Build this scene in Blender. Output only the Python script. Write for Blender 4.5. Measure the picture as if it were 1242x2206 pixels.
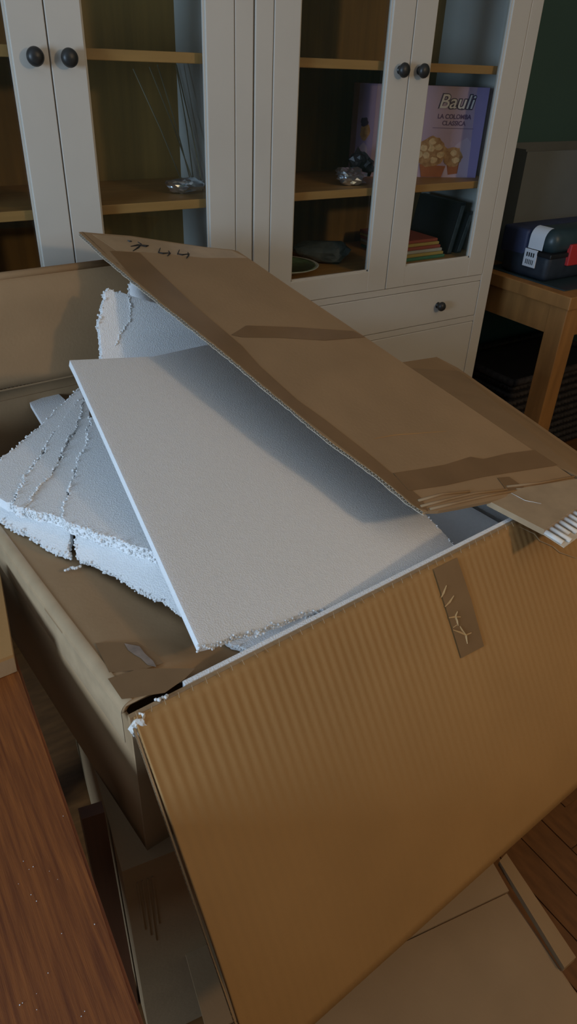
import bpy, bmesh, math, random
import numpy as np
from mathutils import Vector, Matrix

for o in list(bpy.data.objects):
    bpy.data.objects.remove(o, do_unlink=True)
SC = bpy.context.scene
C = SC.collection
random.seed(7)
rng = np.random.default_rng(7)

# ------------------------------------------------------------------ camera
H = 1.35                                            # lens height above the floor
F, CX, CY = 1500.0, 621.0, 1103.0                   # focal length and centre in photo pixels (1242 x 2206)
_n = np.array([-101.0, 2297.0, F]); _n /= np.linalg.norm(_n)
AX = np.array([2680.0, -863.0, F]); AX -= AX.dot(_n) * _n; AX /= np.linalg.norm(AX)
AZ = -_n
AY = np.cross(AZ, AX)
if AY[2] < 0: AY = -AY
EYE = np.array([0.0, 0.0, H])
cam_d = bpy.data.cameras.new('camera')
cam_d.sensor_fit = 'VERTICAL'; cam_d.sensor_height = 36.0
cam_d.lens = F / 2206.0 * 36.0
cam_d.clip_start = 0.02
cam = bpy.data.objects.new('camera', cam_d); C.objects.link(cam)
right = Vector((AX[0], AY[0], AZ[0])); down = Vector((AX[1], AY[1], AZ[1])); fwd = Vector((AX[2], AY[2], AZ[2]))
cam.matrix_world = Matrix(((right.x, -down.x, -fwd.x, 0), (right.y, -down.y, -fwd.y, 0), (right.z, -down.z, -fwd.z, H), (0, 0, 0, 1)))
SC.camera = cam

# ------------------------------------------------------------------ light
SC.view_settings.view_transform = 'Standard'
SC.view_settings.look = 'None'
SC.view_settings.gamma = 1.0
SC.view_settings.use_curve_mapping = False
SC.view_settings.exposure = 0.38
world = bpy.data.worlds.new('world'); SC.world = world
world.use_nodes = True
world.node_tree.nodes['Background'].inputs[0].default_value = (0.5, 0.65, 1.0, 1)
world.node_tree.nodes['Background'].inputs[1].default_value = 0.15
wl = bpy.data.lights.new('window_left_offscreen', 'AREA')
wl.shape = 'RECTANGLE'; wl.size = 0.86; wl.size_y = 0.9
wl.energy = 46.0; wl.color = (0.55, 0.75, 1.0)
wlo = bpy.data.objects.new('window_left_offscreen', wl); C.objects.link(wlo)
wlo.location = (-2.18, 0.05, H - 0.05)
wlo.rotation_euler = (0, math.radians(-90), 0)
lp = bpy.data.lights.new('room_lamp_offscreen', 'POINT')
lp.energy = 31.0; lp.color = (1.0, 0.72, 0.44); lp.shadow_soft_size = 0.09
lpo = bpy.data.objects.new('room_lamp_offscreen', lp); C.objects.link(lpo)
lpo.location = (1.72, -1.3, H + 0.58)

# ------------------------------------------------------------------ pixel helpers (world metres)
def A3(*v): return np.array(v, float)
def ray(x, y):
    r = np.array([x - CX, y - CY, F]); return np.array([r.dot(AX), r.dot(AY), r.dot(AZ)])
def onZ(x, y, z):                      # z relative to the lens
    r = ray(x, y); return r * z / r[2] + EYE
def onY(x, y, Y):
    r = ray(x, y); return r * Y / r[1] + EYE
class Plane:
    def __init__(s, a, b, c):
        s.a = a; n = np.cross(b - a, c - a); n /= np.linalg.norm(n)
        s.n = n if n.dot(EYE - a) > 0 else -n      # faces the lens
    def at(s, x, y, lift=0.0):
        r = ray(x, y); p = EYE + r * ((s.a - EYE).dot(s.n) / r.dot(s.n))
        return p + s.n * lift

# ------------------------------------------------------------------ materials
MATS = {}
def nodes_of(m):
    m.use_nodes = True; nt = m.node_tree
    return nt, nt.nodes, nt.links, nt.nodes['Principled BSDF']
def mat(name, col, rough=0.6, var=0.0, scale=20.0, stretch=(1, 1, 1), bump=0.0, bscale=None, spec=0.5, metal=0.0, detail=4.0, col2=None, coat=0.0, sss=0.0, vor=False):
    m = bpy.data.materials.new(name); nt, N, L, B = nodes_of(m)
    B.inputs['Base Color'].default_value = (*col, 1); B.inputs['Roughness'].default_value = rough
    B.inputs['Specular IOR Level'].default_value = spec; B.inputs['Metallic'].default_value = metal
    if coat: B.inputs['Coat Weight'].default_value = coat; B.inputs['Coat Roughness'].default_value = 0.15
    if sss:
        B.inputs['Subsurface Weight'].default_value = sss
        B.inputs['Subsurface Radius'].default_value = (0.012, 0.013, 0.016)
        B.inputs['Subsurface Scale'].default_value = 1.0
    tc = N.new('ShaderNodeTexCoord'); mp = N.new('ShaderNodeMapping'); mp.inputs['Scale'].default_value = stretch
    L.new(tc.outputs['Object'], mp.inputs['Vector'])
    if var > 0 or col2:
        nz = N.new('ShaderNodeTexNoise'); nz.inputs['Scale'].default_value = scale; nz.inputs['Detail'].default_value = detail
        L.new(mp.outputs[0], nz.inputs['Vector'])
        mx = N.new('ShaderNodeMix'); mx.data_type = 'RGBA'
        c2 = col2 if col2 else tuple(min(1, c * (1 + var)) for c in col)
        c1 = col if col2 else tuple(c * (1 - var) for c in col)
        mx.inputs[6].default_value = (*c1, 1); mx.inputs[7].default_value = (*c2, 1)
        cr = N.new('ShaderNodeValToRGB'); cr.color_ramp.elements[0].position = 0.3; cr.color_ramp.elements[1].position = 0.7
        L.new(nz.outputs['Fac'], cr.inputs[0]); L.new(cr.outputs[0], mx.inputs[0]); L.new(mx.outputs[2], B.inputs['Base Color'])
    if bump > 0:
        if vor:
            bz = N.new('ShaderNodeTexVoronoi'); bz.inputs['Scale'].default_value = bscale; out = bz.outputs['Distance']
        else:
            bz = N.new('ShaderNodeTexNoise'); bz.inputs['Scale'].default_value = bscale or scale; bz.inputs['Detail'].default_value = 3; out = bz.outputs['Fac']
        L.new(mp.outputs[0], bz.inputs['Vector'])
        bp = N.new('ShaderNodeBump'); bp.inputs['Strength'].default_value = bump; bp.inputs['Distance'].default_value = 0.002
        L.new(out, bp.inputs['Height']); L.new(bp.outputs[0], B.inputs['Normal'])
    MATS[name] = m
    return m
mat('board', (0.345, 0.22, 0.115), 0.78, 0.07, 9, bump=0.12, bscale=160, spec=0.25)
mat('board_inner', (0.385, 0.208, 0.074), 0.72, 0.06, 7, bump=0.10, bscale=190, spec=0.3)
mat('flute', (0.62, 0.52, 0.40), 0.8, 0.1, 60)
mat('flute_white', (0.78, 0.74, 0.68), 0.8, 0.08, 60)
mat('tape', (0.225, 0.13, 0.06), 0.30, 0.10, 14, spec=0.45)
mat('tape_light', (0.42, 0.29, 0.17), 0.28, 0.10, 30, spec=0.5, bump=0.1, bscale=70)
mat('tape_clear', (0.72, 0.68, 0.62), 0.18, 0.15, 60, spec=0.8, bump=0.5, bscale=90)
mat('tape_scuff', (0.24, 0.18, 0.14), 0.5, 0.25, 80)
mat('tape_scratch', (0.45, 0.27, 0.11), 0.6)
mat('foam', (0.88, 0.88, 0.88), 0.62, 0.02, 130, bump=0.28, bscale=430, spec=0.35, sss=0.25, vor=True)
mat('foam_bead', (0.85, 0.85, 0.85), 0.5, spec=0.4, sss=0.5)
mat('paint', (0.58, 0.54, 0.47), 0.45, 0.03, 6, spec=0.4)
mat('paint_in', (0.60, 0.60, 0.58), 0.5, 0.05, 5)
mat('cab_back', (0.27, 0.145, 0.035), 0.6, 0.18, 3, stretch=(14, 14, 0.8))
mat('shelf_wood', (0.46, 0.24, 0.075), 0.5, 0.15, 4, stretch=(0.8, 12, 12))
mat('knob', (0.022, 0.022, 0.020), 0.42, 0.2, 30, spec=0.5)
mat('mahogany', (0.26, 0.082, 0.018), 0.36, 0, 7, stretch=(40, 1.6, 40), col2=(0.13, 0.036, 0.009), spec=0.4, bump=0.15, bscale=40)
mat('oak', (0.36, 0.17, 0.05), 0.5, 0.18, 4, stretch=(8, 8, 1.2))
mat('wood_red', (0.10, 0.035, 0.015), 0.5, 0.2, 5, stretch=(20, 20, 1))
mat('parquet', (0.17, 0.072, 0.022), 0.35, 0.22, 5, stretch=(3, 14, 3), spec=0.4)
mat('joint', (0.02, 0.012, 0.008), 0.9)
mat('teal', (0.055, 0.115, 0.105), 0.85, 0.05, 3)
mat('ceiling_white', (0.8, 0.79, 0.77), 0.9, 0.03, 3)
mat('ink', (0.012, 0.011, 0.011), 0.6)
mat('lilac', (0.55, 0.40, 0.57), 0.45, 0.04, 5, spec=0.4)
mat('lilac_dark', (0.38, 0.30, 0.60), 0.45, 0.06, 5)
mat('lilac_pale', (0.62, 0.48, 0.66), 0.45, 0.05, 5)
mat('print_white', (0.85, 0.80, 0.85), 0.5)
mat('print_dark', (0.05, 0.03, 0.09), 0.5)
mat('print_purple', (0.14, 0.07, 0.20), 0.5)
mat('crumb', (0.62, 0.36, 0.17), 0.7, 0, 90, col2=(0.36, 0.17, 0.07))
mat('crumb_pale', (0.78, 0.55, 0.32), 0.7, 0.2, 90)
mat('paper_cup', (0.42, 0.13, 0.05), 0.6, 0.12, 40)
mat('foil', (0.72, 0.72, 0.76), 0.22, 0.1, 30, metal=0.9)
mat('dark_pack', (0.06, 0.05, 0.055), 0.35, 0.5, 25, metal=0.3)
mat('plate', (0.66, 0.66, 0.60), 0.2, spec=0.6)
mat('plate_green', (0.16, 0.27, 0.15), 0.3, 0.3, 60)
mat('grey_cloth', (0.11, 0.12, 0.12), 0.9, 0.3, 40)
mat('red', (0.50, 0.03, 0.03), 0.5)
mat('stripe_red', (0.38, 0.08, 0.05), 0.7)
mat('stripe_yellow', (0.52, 0.36, 0.10), 0.7)
mat('stripe_green', (0.07, 0.22, 0.13), 0.7)
mat('stripe_white', (0.5, 0.47, 0.42), 0.7)
mat('black', (0.012, 0.012, 0.014), 0.45, 0.2, 30)
mat('book_black', (0.022, 0.021, 0.024), 0.4)
mat('bag', (0.020, 0.028, 0.040), 0.55, 0.25, 30, spec=0.4)
mat('bag_lid', (0.028, 0.050, 0.058), 0.4, 0.15, 20, spec=0.45)
mat('navy', (0.035, 0.045, 0.10), 0.6, 0.2, 30)
mat('label', (0.72, 0.74, 0.78), 0.5)
mat('grey_board', (0.15, 0.16, 0.155), 0.8, 0.08, 5)
mat('wicker', (0.030, 0.024, 0.022), 0.8, 0.6, 60)
mat('reed', (0.30, 0.24, 0.15), 0.6)
mat('window_white', (0.75, 0.75, 0.74), 0.5)

def glass(name, tint=(1, 1, 1), base=0.04):
    m = bpy.data.materials.new(name); m.use_nodes = True; nt = m.node_tree; N = nt.nodes; L = nt.links
    N.remove(N['Principled BSDF']); out = N['Material Output']
    tr = N.new('ShaderNodeBsdfTransparent'); tr.inputs[0].default_value = (*tint, 1)
    gl = N.new('ShaderNodeBsdfGlossy'); gl.inputs['Roughness'].default_value = 0.02
    lw = N.new('ShaderNodeLayerWeight'); lw.inputs['Blend'].default_value = 0.5
    pw = N.new('ShaderNodeMath'); pw.operation = 'POWER'; pw.inputs[1].default_value = 5.0; L.new(lw.outputs['Facing'], pw.inputs[0])
    fr = N.new('ShaderNodeMath'); fr.operation = 'MULTIPLY_ADD'; fr.inputs[1].default_value = 0.92; fr.inputs[2].default_value = base; L.new(pw.outputs[0], fr.inputs[0])
    mx = N.new('ShaderNodeMixShader'); L.new(fr.outputs[0], mx.inputs[0]); L.new(tr.outputs[0], mx.inputs[1]); L.new(gl.outputs[0], mx.inputs[2])
    L.new(mx.outputs[0], out.inputs['Surface'])
    MATS[name] = m
glass('glass', (0.93, 0.95, 0.94))

# ------------------------------------------------------------------ mesh helpers
def thing(name, label, cat, loc, group=None):
    o = bpy.data.objects.new(name, None); C.objects.link(o)
    o.empty_display_size = 0.05; o.location = loc
    o['label'] = label; o['category'] = cat
    if group: o['group'] = group
    return o
def tag(o, label, cat, group=None, kind=None):
    o['label'] = label
    if cat: o['category'] = cat
    if group: o['group'] = group
    if kind: o['kind'] = kind
    return o
def base_of(p):
    b = np.zeros(3)
    while p is not None:
        b += np.array(p.location); p = p.parent
    return b
def link(name, V, Fc, m, parent=None, smooth=False, loc=None, label=None):
    V = np.asarray(V, float)
    if parent is not None:
        off = base_of(parent); o_loc = np.zeros(3)
    elif loc is not None:
        off = np.array(loc, float); o_loc = off
    else:
        off = np.array([*(V[:, :2].mean(0)), V[:, 2].min()]); o_loc = off
    me = bpy.data.meshes.new(name)
    me.from_pydata([tuple(v) for v in (V - off)], [], [tuple(int(i) for i in f) for f in Fc])
    bm = bmesh.new(); bm.from_mesh(me)
    bmesh.ops.recalc_face_normals(bm, faces=bm.faces); bm.to_mesh(me); bm.free()
    if smooth:
        for p in me.polygons: p.use_smooth = True
    me.materials.append(MATS[m] if isinstance(m, str) else m)
    o = bpy.data.objects.new(name, me); C.objects.link(o)
    o.location = o_loc
    if parent is not None: o.parent = parent
    if label: o['label'] = label
    return o
class MB:
    def __init__(s): s.V = []; s.F = []
    def add(s, V, Fc):
        k = len(s.V); s.V += [tuple(v) for v in V]; s.F += [tuple(i + k for i in f) for f in Fc]; return s
    def box(s, x0, x1, y0, y1, z0, z1, bev=0.0):
        V = [(x, y, z) for z in (z0, z1) for y in (y0, y1) for x in (x0, x1)]
        Fc = [(0, 2, 3, 1), (4, 5, 7, 6), (0, 1, 5, 4), (2, 6, 7, 3), (0, 4, 6, 2), (1, 3, 7, 5)]
        if bev <= 0: return s.add(V, Fc)
        bm = bmesh.new(); vs = [bm.verts.new(v) for v in V]
        for f in Fc: bm.faces.new([vs[i] for i in f])
        bmesh.ops.bevel(bm, geom=bm.edges[:], offset=bev, segments=2, affect='EDGES', profile=0.5)
        bm.verts.index_update()
        s.add([v.co[:] for v in bm.verts], [[v.index for v in f.verts] for f in bm.faces]); bm.free(); return s
    def obox(s, o, a, b, c):            # box from a corner and three edge vectors
        o, a, b, c = map(np.array, (o, a, b, c))
        V = [o + i * a + j * b + k * c for k in (0, 1) for j in (0, 1) for i in (0, 1)]
        return s.add(V, [(0, 2, 3, 1), (4, 5, 7, 6), (0, 1, 5, 4), (2, 6, 7, 3), (0, 4, 6, 2), (1, 3, 7, 5)])
    def prism(s, poly, off):            # polygon extruded by a vector
        n = len(poly); poly = [np.array(p) for p in poly]; off = np.array(off)
        V = poly + [p + off for p in poly]
        Fc = [tuple(range(n)), tuple(range(2 * n - 1, n - 1, -1))] + [(i, (i + 1) % n, n + (i + 1) % n, n + i) for i in range(n)]
        return s.add(V, Fc)
    def lathe(s, prof, o, ax=(0, 0, 1), seg=24):
        ax = np.array(ax, float); ax /= np.linalg.norm(ax); e = np.array([1.0, 0, 0]) if abs(ax[0]) < .9 else np.array([0, 1.0, 0])
        e1 = np.cross(ax, e); e1 /= np.linalg.norm(e1); e2 = np.cross(ax, e1); o = np.array(o, float)
        V = []; Fc = []
        for r, h in prof:
            for k in range(seg):
                t = 2 * math.pi * k / seg; V.append(o + ax * h + r * (e1 * math.cos(t) + e2 * math.sin(t)))
        for i in range(len(prof) - 1):
            for k in range(seg):
                k2 = (k + 1) % seg; Fc.append((i * seg + k, i * seg + k2, (i + 1) * seg + k2, (i + 1) * seg + k))
        Fc.append(tuple(range(seg))); Fc.append(tuple((len(prof) - 1) * seg + k for k in range(seg)))
        return s.add(V, Fc)
    def tube(s, pts, r, seg=6):
        pts = [np.array(p, float) for p in pts]; V = []; Fc = []
        for i, p in enumerate(pts):
            d = pts[min(i + 1, len(pts) - 1)] - pts[max(i - 1, 0)]; d /= np.linalg.norm(d)
            e = np.array([0, 0, 1.0]) if abs(d[2]) < .9 else np.array([1.0, 0, 0]); a = np.cross(d, e); a /= np.linalg.norm(a); b = np.cross(d, a)
            for k in range(seg):
                t = 2 * math.pi * k / seg; V.append(p + r * (a * math.cos(t) + b * math.sin(t)))
        for i in range(len(pts) - 1):
            for k in range(seg):
                k2 = (k + 1) % seg; Fc.append((i * seg + k, i * seg + k2, (i + 1) * seg + k2, (i + 1) * seg + k))
        Fc.append(tuple(range(seg))); Fc.append(tuple((len(pts) - 1) * seg + k for k in range(seg)))
        return s.add(V, Fc)
    def ball(s, p, r, sub=1, sq=(1, 1, 1)):
        bm = bmesh.new(); bmesh.ops.create_icosphere(bm, subdivisions=sub, radius=1); bm.verts.index_update()
        s.add([np.array(p) + r * np.array(v.co) * np.array(sq) for v in bm.verts], [[v.index for v in f.verts] for f in bm.faces]); bm.free(); return s
    def make(s, name, m, parent=None, smooth=False, label=None, loc=None): return link(name, s.V, s.F, m, parent, smooth, loc, label)
_bm = bmesh.new(); bmesh.ops.create_icosphere(_bm, subdivisions=1, radius=1); _bm.verts.index_update()
ICO_V = np.array([v.co[:] for v in _bm.verts]); ICO_F = np.array([[v.index for v in f.verts] for f in _bm.faces]); _bm.free()
def beads(name, pts, rad, parent, m='foam_bead'):
    V = []; Fc = []
    for i, (p, r) in enumerate(zip(pts, rad)):
        V.append(ICO_V * r * (0.85 + 0.3 * rng.random((1, 3))) + p); Fc.append(ICO_F + i * len(ICO_V))
    o = link(name, np.vstack(V), np.vstack(Fc), m, parent, True); o['kind'] = 'stuff'; return o
def grid_solid(fn, nu, nv, th, nrm):
    V = []
    for layer in (0, 1):
        for j in range(nv + 1):
            for i in range(nu + 1):
                V.append(fn(i / nu, j / nv, layer) - layer * th * nrm)
    w = nu + 1; k = w * (nv + 1); Fc = []
    for j in range(nv):
        for i in range(nu):
            a = j * w + i; Fc.append((a, a + 1, a + w + 1, a + w)); Fc.append((k + a, k + a + w, k + a + w + 1, k + a + 1))
    for i in range(nu):
        Fc.append((i, k + i, k + i + 1, i + 1)); a = nv * w + i; Fc.append((a, a + 1, k + a + 1, k + a))
    for j in range(nv):
        a = j * w; Fc.append((a, a + w, k + a + w, k + a)); a = j * w + nu; Fc.append((a, k + a, k + a + w, a + w))
    return V, Fc
def fluted_edge(P, Q, inward, nrm, th, pitch, depth=0.007, liner=0.0007, parent=None, wob=0.0, m='flute'):
    """cut edge of corrugated board from P to Q: two liners with a wavy medium between them"""
    P, Q, inward, nrm = map(np.array, (P, Q, inward, nrm)); Ln = np.linalg.norm(Q - P); d = (Q - P) / Ln
    n = max(2, int(Ln / pitch * 8)); mb = MB(); V = []; Fc = []
    for i in range(n + 1):
        s = i / n * Ln; w = math.sin(2 * math.pi * s / pitch); zz = -th / 2 + w * (th / 2 - liner)
        for dd in (0, depth):
            for t in (0.0, -0.0006):
                V.append(P + d * s + inward * dd + nrm * (zz + t))
    for i in range(n):
        a = 4 * i; b = a + 4
        Fc += [(a, b, b + 2, a + 2), (a + 1, a + 3, b + 3, b + 1), (a, a + 1, b + 1, b), (a + 2, b + 2, b + 3, a + 3)]
    mb.add(V, Fc)
    o = mb.make('fluting', m, parent); 
    lb = MB()
    lb.obox(P, d * Ln, inward * depth, -nrm * liner); lb.obox(P - nrm * (th - liner), d * Ln, inward * depth, -nrm * liner)
    lb.make('liner_edge', m, parent)
    return o

# ------------------------------------------------------------------ room shell
FLOOR_Z = 0.0; WALL_Y = 1.945
def struct(name, mb, m, parent=None):
    o = mb.make(name, m, parent); o['kind'] = 'structure'; return o
fl = struct('floor', MB().box(-2.2, 3.4, -2.4, WALL_Y, -0.06, -0.012), 'joint')
tag(fl, 'dark brown wooden parquet floor', None)
struct('wall_back', MB().box(-2.3, 3.5, WALL_Y, WALL_Y + 0.1, -0.06, 2.5), 'teal')['label'] = 'dark teal painted wall behind the cabinets'
struct('wall_right', MB().box(3.4, 3.5, -2.4, WALL_Y, -0.06, 2.5), 'teal')['label'] = 'dark teal painted side wall'
m_ = MB().box(-2.3, 3.5, -2.5, -2.4, -0.06, 2.5)
struct('wall_front', m_, 'teal')['label'] = 'dark teal painted wall behind the viewer'
WY0, WY1, WZ0, WZ1 = -0.45, 0.55, 0.82, 1.78
m_ = MB().box(-2.3, -2.2, -2.4, WY0, -0.06, 2.5).box(-2.3, -2.2, WY1, WALL_Y, -0.06, 2.5).box(-2.3, -2.2, WY0, WY1, -0.06, WZ0).box(-2.3, -2.2, WY0, WY1, WZ1, 2.5)
struct('wall_left', m_, 'teal')['label'] = 'dark teal painted wall with the window'
struct('ceiling', MB().box(-2.3, 3.5, -2.5, WALL_Y + 0.1, 2.5, 2.58), 'ceiling_white')['label'] = 'plain pale ceiling'
wn = bpy.data.objects.new('window_1', None); C.objects.link(wn); wn.location = (-2.25, 0.05, WZ0); wn['kind'] = 'structure'; wn['label'] = 'white framed window letting in cool daylight'
m_ = MB()
for a, b in ((WY0, WY0 + 0.05), (WY1 - 0.05, WY1), (0.025, 0.075)): m_.box(-2.28, -2.2, a, b, WZ0, WZ1)
for a, b in ((WZ0, WZ0 + 0.05), (WZ1 - 0.05, WZ1)): m_.box(-2.28, -2.2, WY0, WY1, a, b)
m_.make('window_frame', 'window_white', wn)
for a, b in ((WY0 + 0.04, 0.03), (0.07, WY1 - 0.04)): MB().box(-2.262, -2.256, a, b, WZ0 + 0.04, WZ1 - 0.04).make('pane', 'glass', wn)
# parquet blocks in the part of the floor that shows: herringbone of 0.42 x 0.07 m blocks
bl, bw = 0.42, 0.07
plank_me = None; cnt = 0
for i in range(-2, 40):
    for j in range(-2, 12):
        for k in (0, 1):
            ox = 0.35 + i * bw + j * bl * 1.0 + (bw if k else 0) * 0
            oy = -0.35 + i * bw - j * bl * 1.0 + 0
            # two blocks of each zigzag, laid at right angles
            if k == 0: x0, x1, y0, y1 = ox, ox + bl, oy, oy + bw
            else: x0, x1, y0, y1 = ox, ox + bw, oy + bw, oy + bw + bl
            cx_, cy_ = (x0 + x1) / 2, (y0 + y1) / 2
            vis = (0.55 < cx_ < 1.25 and 0.05 < cy_ < 0.75) or (1.5 < cx_ < 2.5 and 0.85 < cy_ < 1.55)
            if not vis or cnt > 180: continue
            if plank_me is None:
                o = MB().box(-bl / 2 + .0012, bl / 2 - .0012, -bw / 2 + .0012, bw / 2 - .0012, -0.014, 0.0).make('plank', 'parquet', fl)
                plank_me = o.data
                o.data.transform(Matrix.Translation(Vector(base_of(fl))))
            else:
                o = bpy.data.objects.new('plank', plank_me); C.objects.link(o); o.parent = fl
            o.location = Vector((cx_, cy_, 0.0015 * rng.random() * 0.3)) - fl.location
            o.rotation_euler = (0, 0, 0 if k == 0 else math.pi / 2); cnt += 1
# the rest of the floor, too dark to tell blocks apart: one level sheet just below the blocks
MB().box(-2.2, 3.4, -2.4, WALL_Y, -0.0135, -0.004).make('floor_covering', 'parquet', fl)

# ------------------------------------------------------------------ glass-door cabinets
CYF = 1.57                    # front plane of the cabinets
def R(z): return H + z
def knob(parent, x, z, r=0.0165, y=CYF):
    prof = [(0.0045, 0.0), (0.0055, 0.008), (0.0062, 0.011), (r * .86, 0.013), (r, 0.0175), (r * .95, 0.022), (r * .72, 0.0268), (r * .35, 0.0288), (0.0005, 0.0295)]
    MB().lathe([(0.0095, 0.0), (0.0095, 0.002), (0.006, 0.0035)] + prof[1:], (x, y, z), (0, -1, 0), 28).make('knob', 'knob', parent, True, 'round black knob')
def cabinet(x0, label):
    w = 0.897; x1 = x0 + w; ps = 0.048; D = 0.365; y0 = CYF; y1 = y0 + D
    t = thing('glass_door_cabinet', label, 'cabinet', (x0 + w / 2, y0 + D / 2, 0), 'white display cabinets along the wall')
    for a, b in ((x0 + .0015, x0 + .019), (x1 - .019, x1 - .0015)):
        MB().box(a, b, y0 + .02, y1, 0.02, R(.60), .001).make('side_panel', 'paint_in', t)
    for a, b in ((x0 + .0015, x0 + ps), (x1 - ps, x1 - .0015)):
        MB().box(a, b, y0, y0 + .022, 0.0, R(.60), .0025).make('post', 'paint', t)
    MB().box(x0 + .019, x1 - .019, y1 - .006, y1, 0.05, R(.60)).make('back_panel', 'cab_back', t)
    MB().box(x0 + .001, x1 - .001, y0 - .015, y1, R(.60), R(.63), .004).make('top', 'paint', t)
    MB().box(x0 + ps, x1 - ps, y0, y0 + .02, R(.562), R(.60), .002).make('top_rail', 'paint', t)
    MB().box(x0 + .019, x1 - .019, y0 + .021, y1 - .006, R(-.528), R(-.508)).make('cabinet_floor', 'shelf_wood', t)
    for z in (R(-.019), R(-.307)):
        MB().box(x0 + .0195, x1 - .0195, y0 + .030, y1 - .007, z, z + .020, .0015).make('shelf', 'shelf_wood', t)
    for s in (0, 1):                 # shelf pin strips on the side walls
        xx = x0 + .0192 if s == 0 else x1 - .0192
    # rails between door, drawers
    for a, b in ((-.577, -.559), (-.708, -.690), (-.958, -.940), (-1.24, -1.20)):
        MB().box(x0 + ps, x1 - ps, y0 + .001, y0 + .02, R(a), R(b), .001).make('rail', 'paint', t)
    xm = (x0 + x1) / 2
    for s in (0, 1):
        a, b = (x0 + ps + .0015, xm - .0012) if s == 0 else (xm + .0012, x1 - ps - .0015)
        d = MB(); sw = .068; zb, zt = R(-.5575), R(.56)
        d.box(a, a + sw, y0 - .001, y0 + .019, zb, zt, .0016); d.box(b - sw, b, y0 - .001, y0 + .019, zb, zt, .0016)
        d.box(a + sw - .002, b - sw + .002, y0 - .0006, y0 + .019, zb, zb + .058, .0016); d.box(a + sw - .002, b - sw + .002, y0 - .0006, y0 + .019, zt - .07, zt, .0016)
        do = d.make('door', 'paint', t)
        MB().box(a + sw - .006, b - sw + .006, y0 + .009, y0 + .013, zb + .052, zt - .064).make('pane', 'glass', do)
        bead = MB()
        g0, g1, h0, h1 = a + sw, b - sw, zb + .058, zt - .07
        bead.box(g0 - .001, g0 + .004, y0 + .004, y0 + .009, h0, h1).box(g1 - .004, g1 + .001, y0 + .004, y0 + .009, h0, h1).box(g0, g1, y0 + .004, y0 + .009, h0 - .001, h0 + .004)
        bead.make('glazing_bead', 'paint', do)
        knob(do, (b - .031) if s == 0 else (a + .031), R(-.016))
    for zt, zb in ((-.5785, -.6885), (-.7095, -.9385), (-.9595, -1.199)):
        do = MB().box(x0 + ps + .002, x1 - ps - .002, y0 + .0005, y0 + .019, R(zb), R(zt), .002).make('drawer', 'paint', t)
        for kx in (x0 + w * .25, x0 + w * .75): knob(do, kx, R((zt + zb) / 2), .0145, y0 + .001)
    return t
X0L, X0R = 0.0255, 0.9235
cabL = cabinet(X0L, 'white cabinet with glass doors holding reeds and a small foil pack')
cabR = cabinet(X0R, 'white cabinet with glass doors holding a lilac cake box')

# contents of the right cabinet ------------------------------------------------
def crumple(name, c, sx, sy, sz, m, label, cat, seed, n=3, group=None, rotz=0.0, jit=.13):
    bm = bmesh.new(); bmesh.ops.create_icosphere(bm, subdivisions=n, radius=1)
    r_ = np.random.default_rng(seed); dirs = r_.normal(size=(26, 3)); dirs /= np.linalg.norm(dirs, axis=1)[:, None]; off = 0.55 + .35 * r_.random(26)
    V = []
    for v in bm.verts:
        p = np.array(v.co[:]); k = 1.0
        for d, o_ in zip(dirs, off):
            q = p.dot(d)
            if q > 0: k = min(k, o_ / q)
        p = p * k * (1 + jit * r_.normal())
        V.append(p)
    V = np.array(V); V = V / np.abs(V).max(0) * np.array([sx, sy, sz])
    cz, sn = math.cos(rotz), math.sin(rotz)
    V = np.stack([V[:, 0] * cz - V[:, 1] * sn, V[:, 0] * sn + V[:, 1] * cz, V[:, 2]], 1)
    V[:, 2] -= V[:, 2].min(); V += np.array(c)
    bm.verts.index_update(); Fc = [[v.index for v in f.verts] for f in bm.faces]; bm.free()
    o = link(name, V, Fc, m); return tag(o, label, cat, group)

SH2 = R(-.287)
# lilac cake box: front face from (left, back) to (right, front)
bL = np.array([1.395, 1.795, SH2]); bR = np.array([1.758, 1.655, SH2]); bx_d = bR - bL; bw_ = np.linalg.norm(bx_d); bx_d /= bw_
bx_n = np.array([-bx_d[1], bx_d[0], 0.0]); bh = 0.235            # bx_n points back
cake = thing('cake_box', 'lilac cake box printed with a logo and a cake, standing on the cabinet shelf', 'box', tuple((bL + bR) / 2 + bx_n * .03))
MB().obox(bL, bx_d * bw_, bx_n * .055, (0, 0, bh)).make('carton', 'lilac', cake)
FN = -bx_n
def face(u, v, l=.0006): return bL + bx_d * (u * bw_) + np.array([0, 0, v * bh]) + FN * l
def poly(name, pts, m, l=.0006, parent=cake):
    return MB().prism([face(u, v, l) for u, v in pts], FN * .0003).make(name, m, parent)
poly('side_print', [(.93, 0), (1, 0), (1, 1), (.90, 1)], 'lilac_dark')
poly('bottom_print', [(.72, .0), (.93, 0), (.93, .38), (.88, .46), (.80, .38), (.74, .20)], 'lilac_pale', .0004)
poly('left_print', [(0, 0), (.13, 0), (.13, 1), (0, 1)], 'lilac_dark')
def disc(name, u, v, ru, rv, m, l, n=28, jag=0.0, seed=1):
    r_ = np.random.default_rng(seed)
    return poly(name, [(u + ru * (1 + jag * r_.normal()) * math.cos(2 * math.pi * k / n), v + rv * (1 + jag * r_.normal()) * math.sin(2 * math.pi * k / n)) for k in range(n)], m, l)
poly('cup_print', [(.74, .17), (.845, .19), (.84, .045), (.765, .03)], 'paper_cup', .0010)
disc('cake_print', .785, .235, .075, .115, 'crumb', .0014, jag=.06, seed=3)
poly('cup_print', [(.52, .15), (.735, .13), (.71, .004), (.545, .004)], 'paper_cup', .0018)
disc('cake_print', .60, .285, .13, .165, 'crumb', .0022, jag=.06, seed=4)
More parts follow.
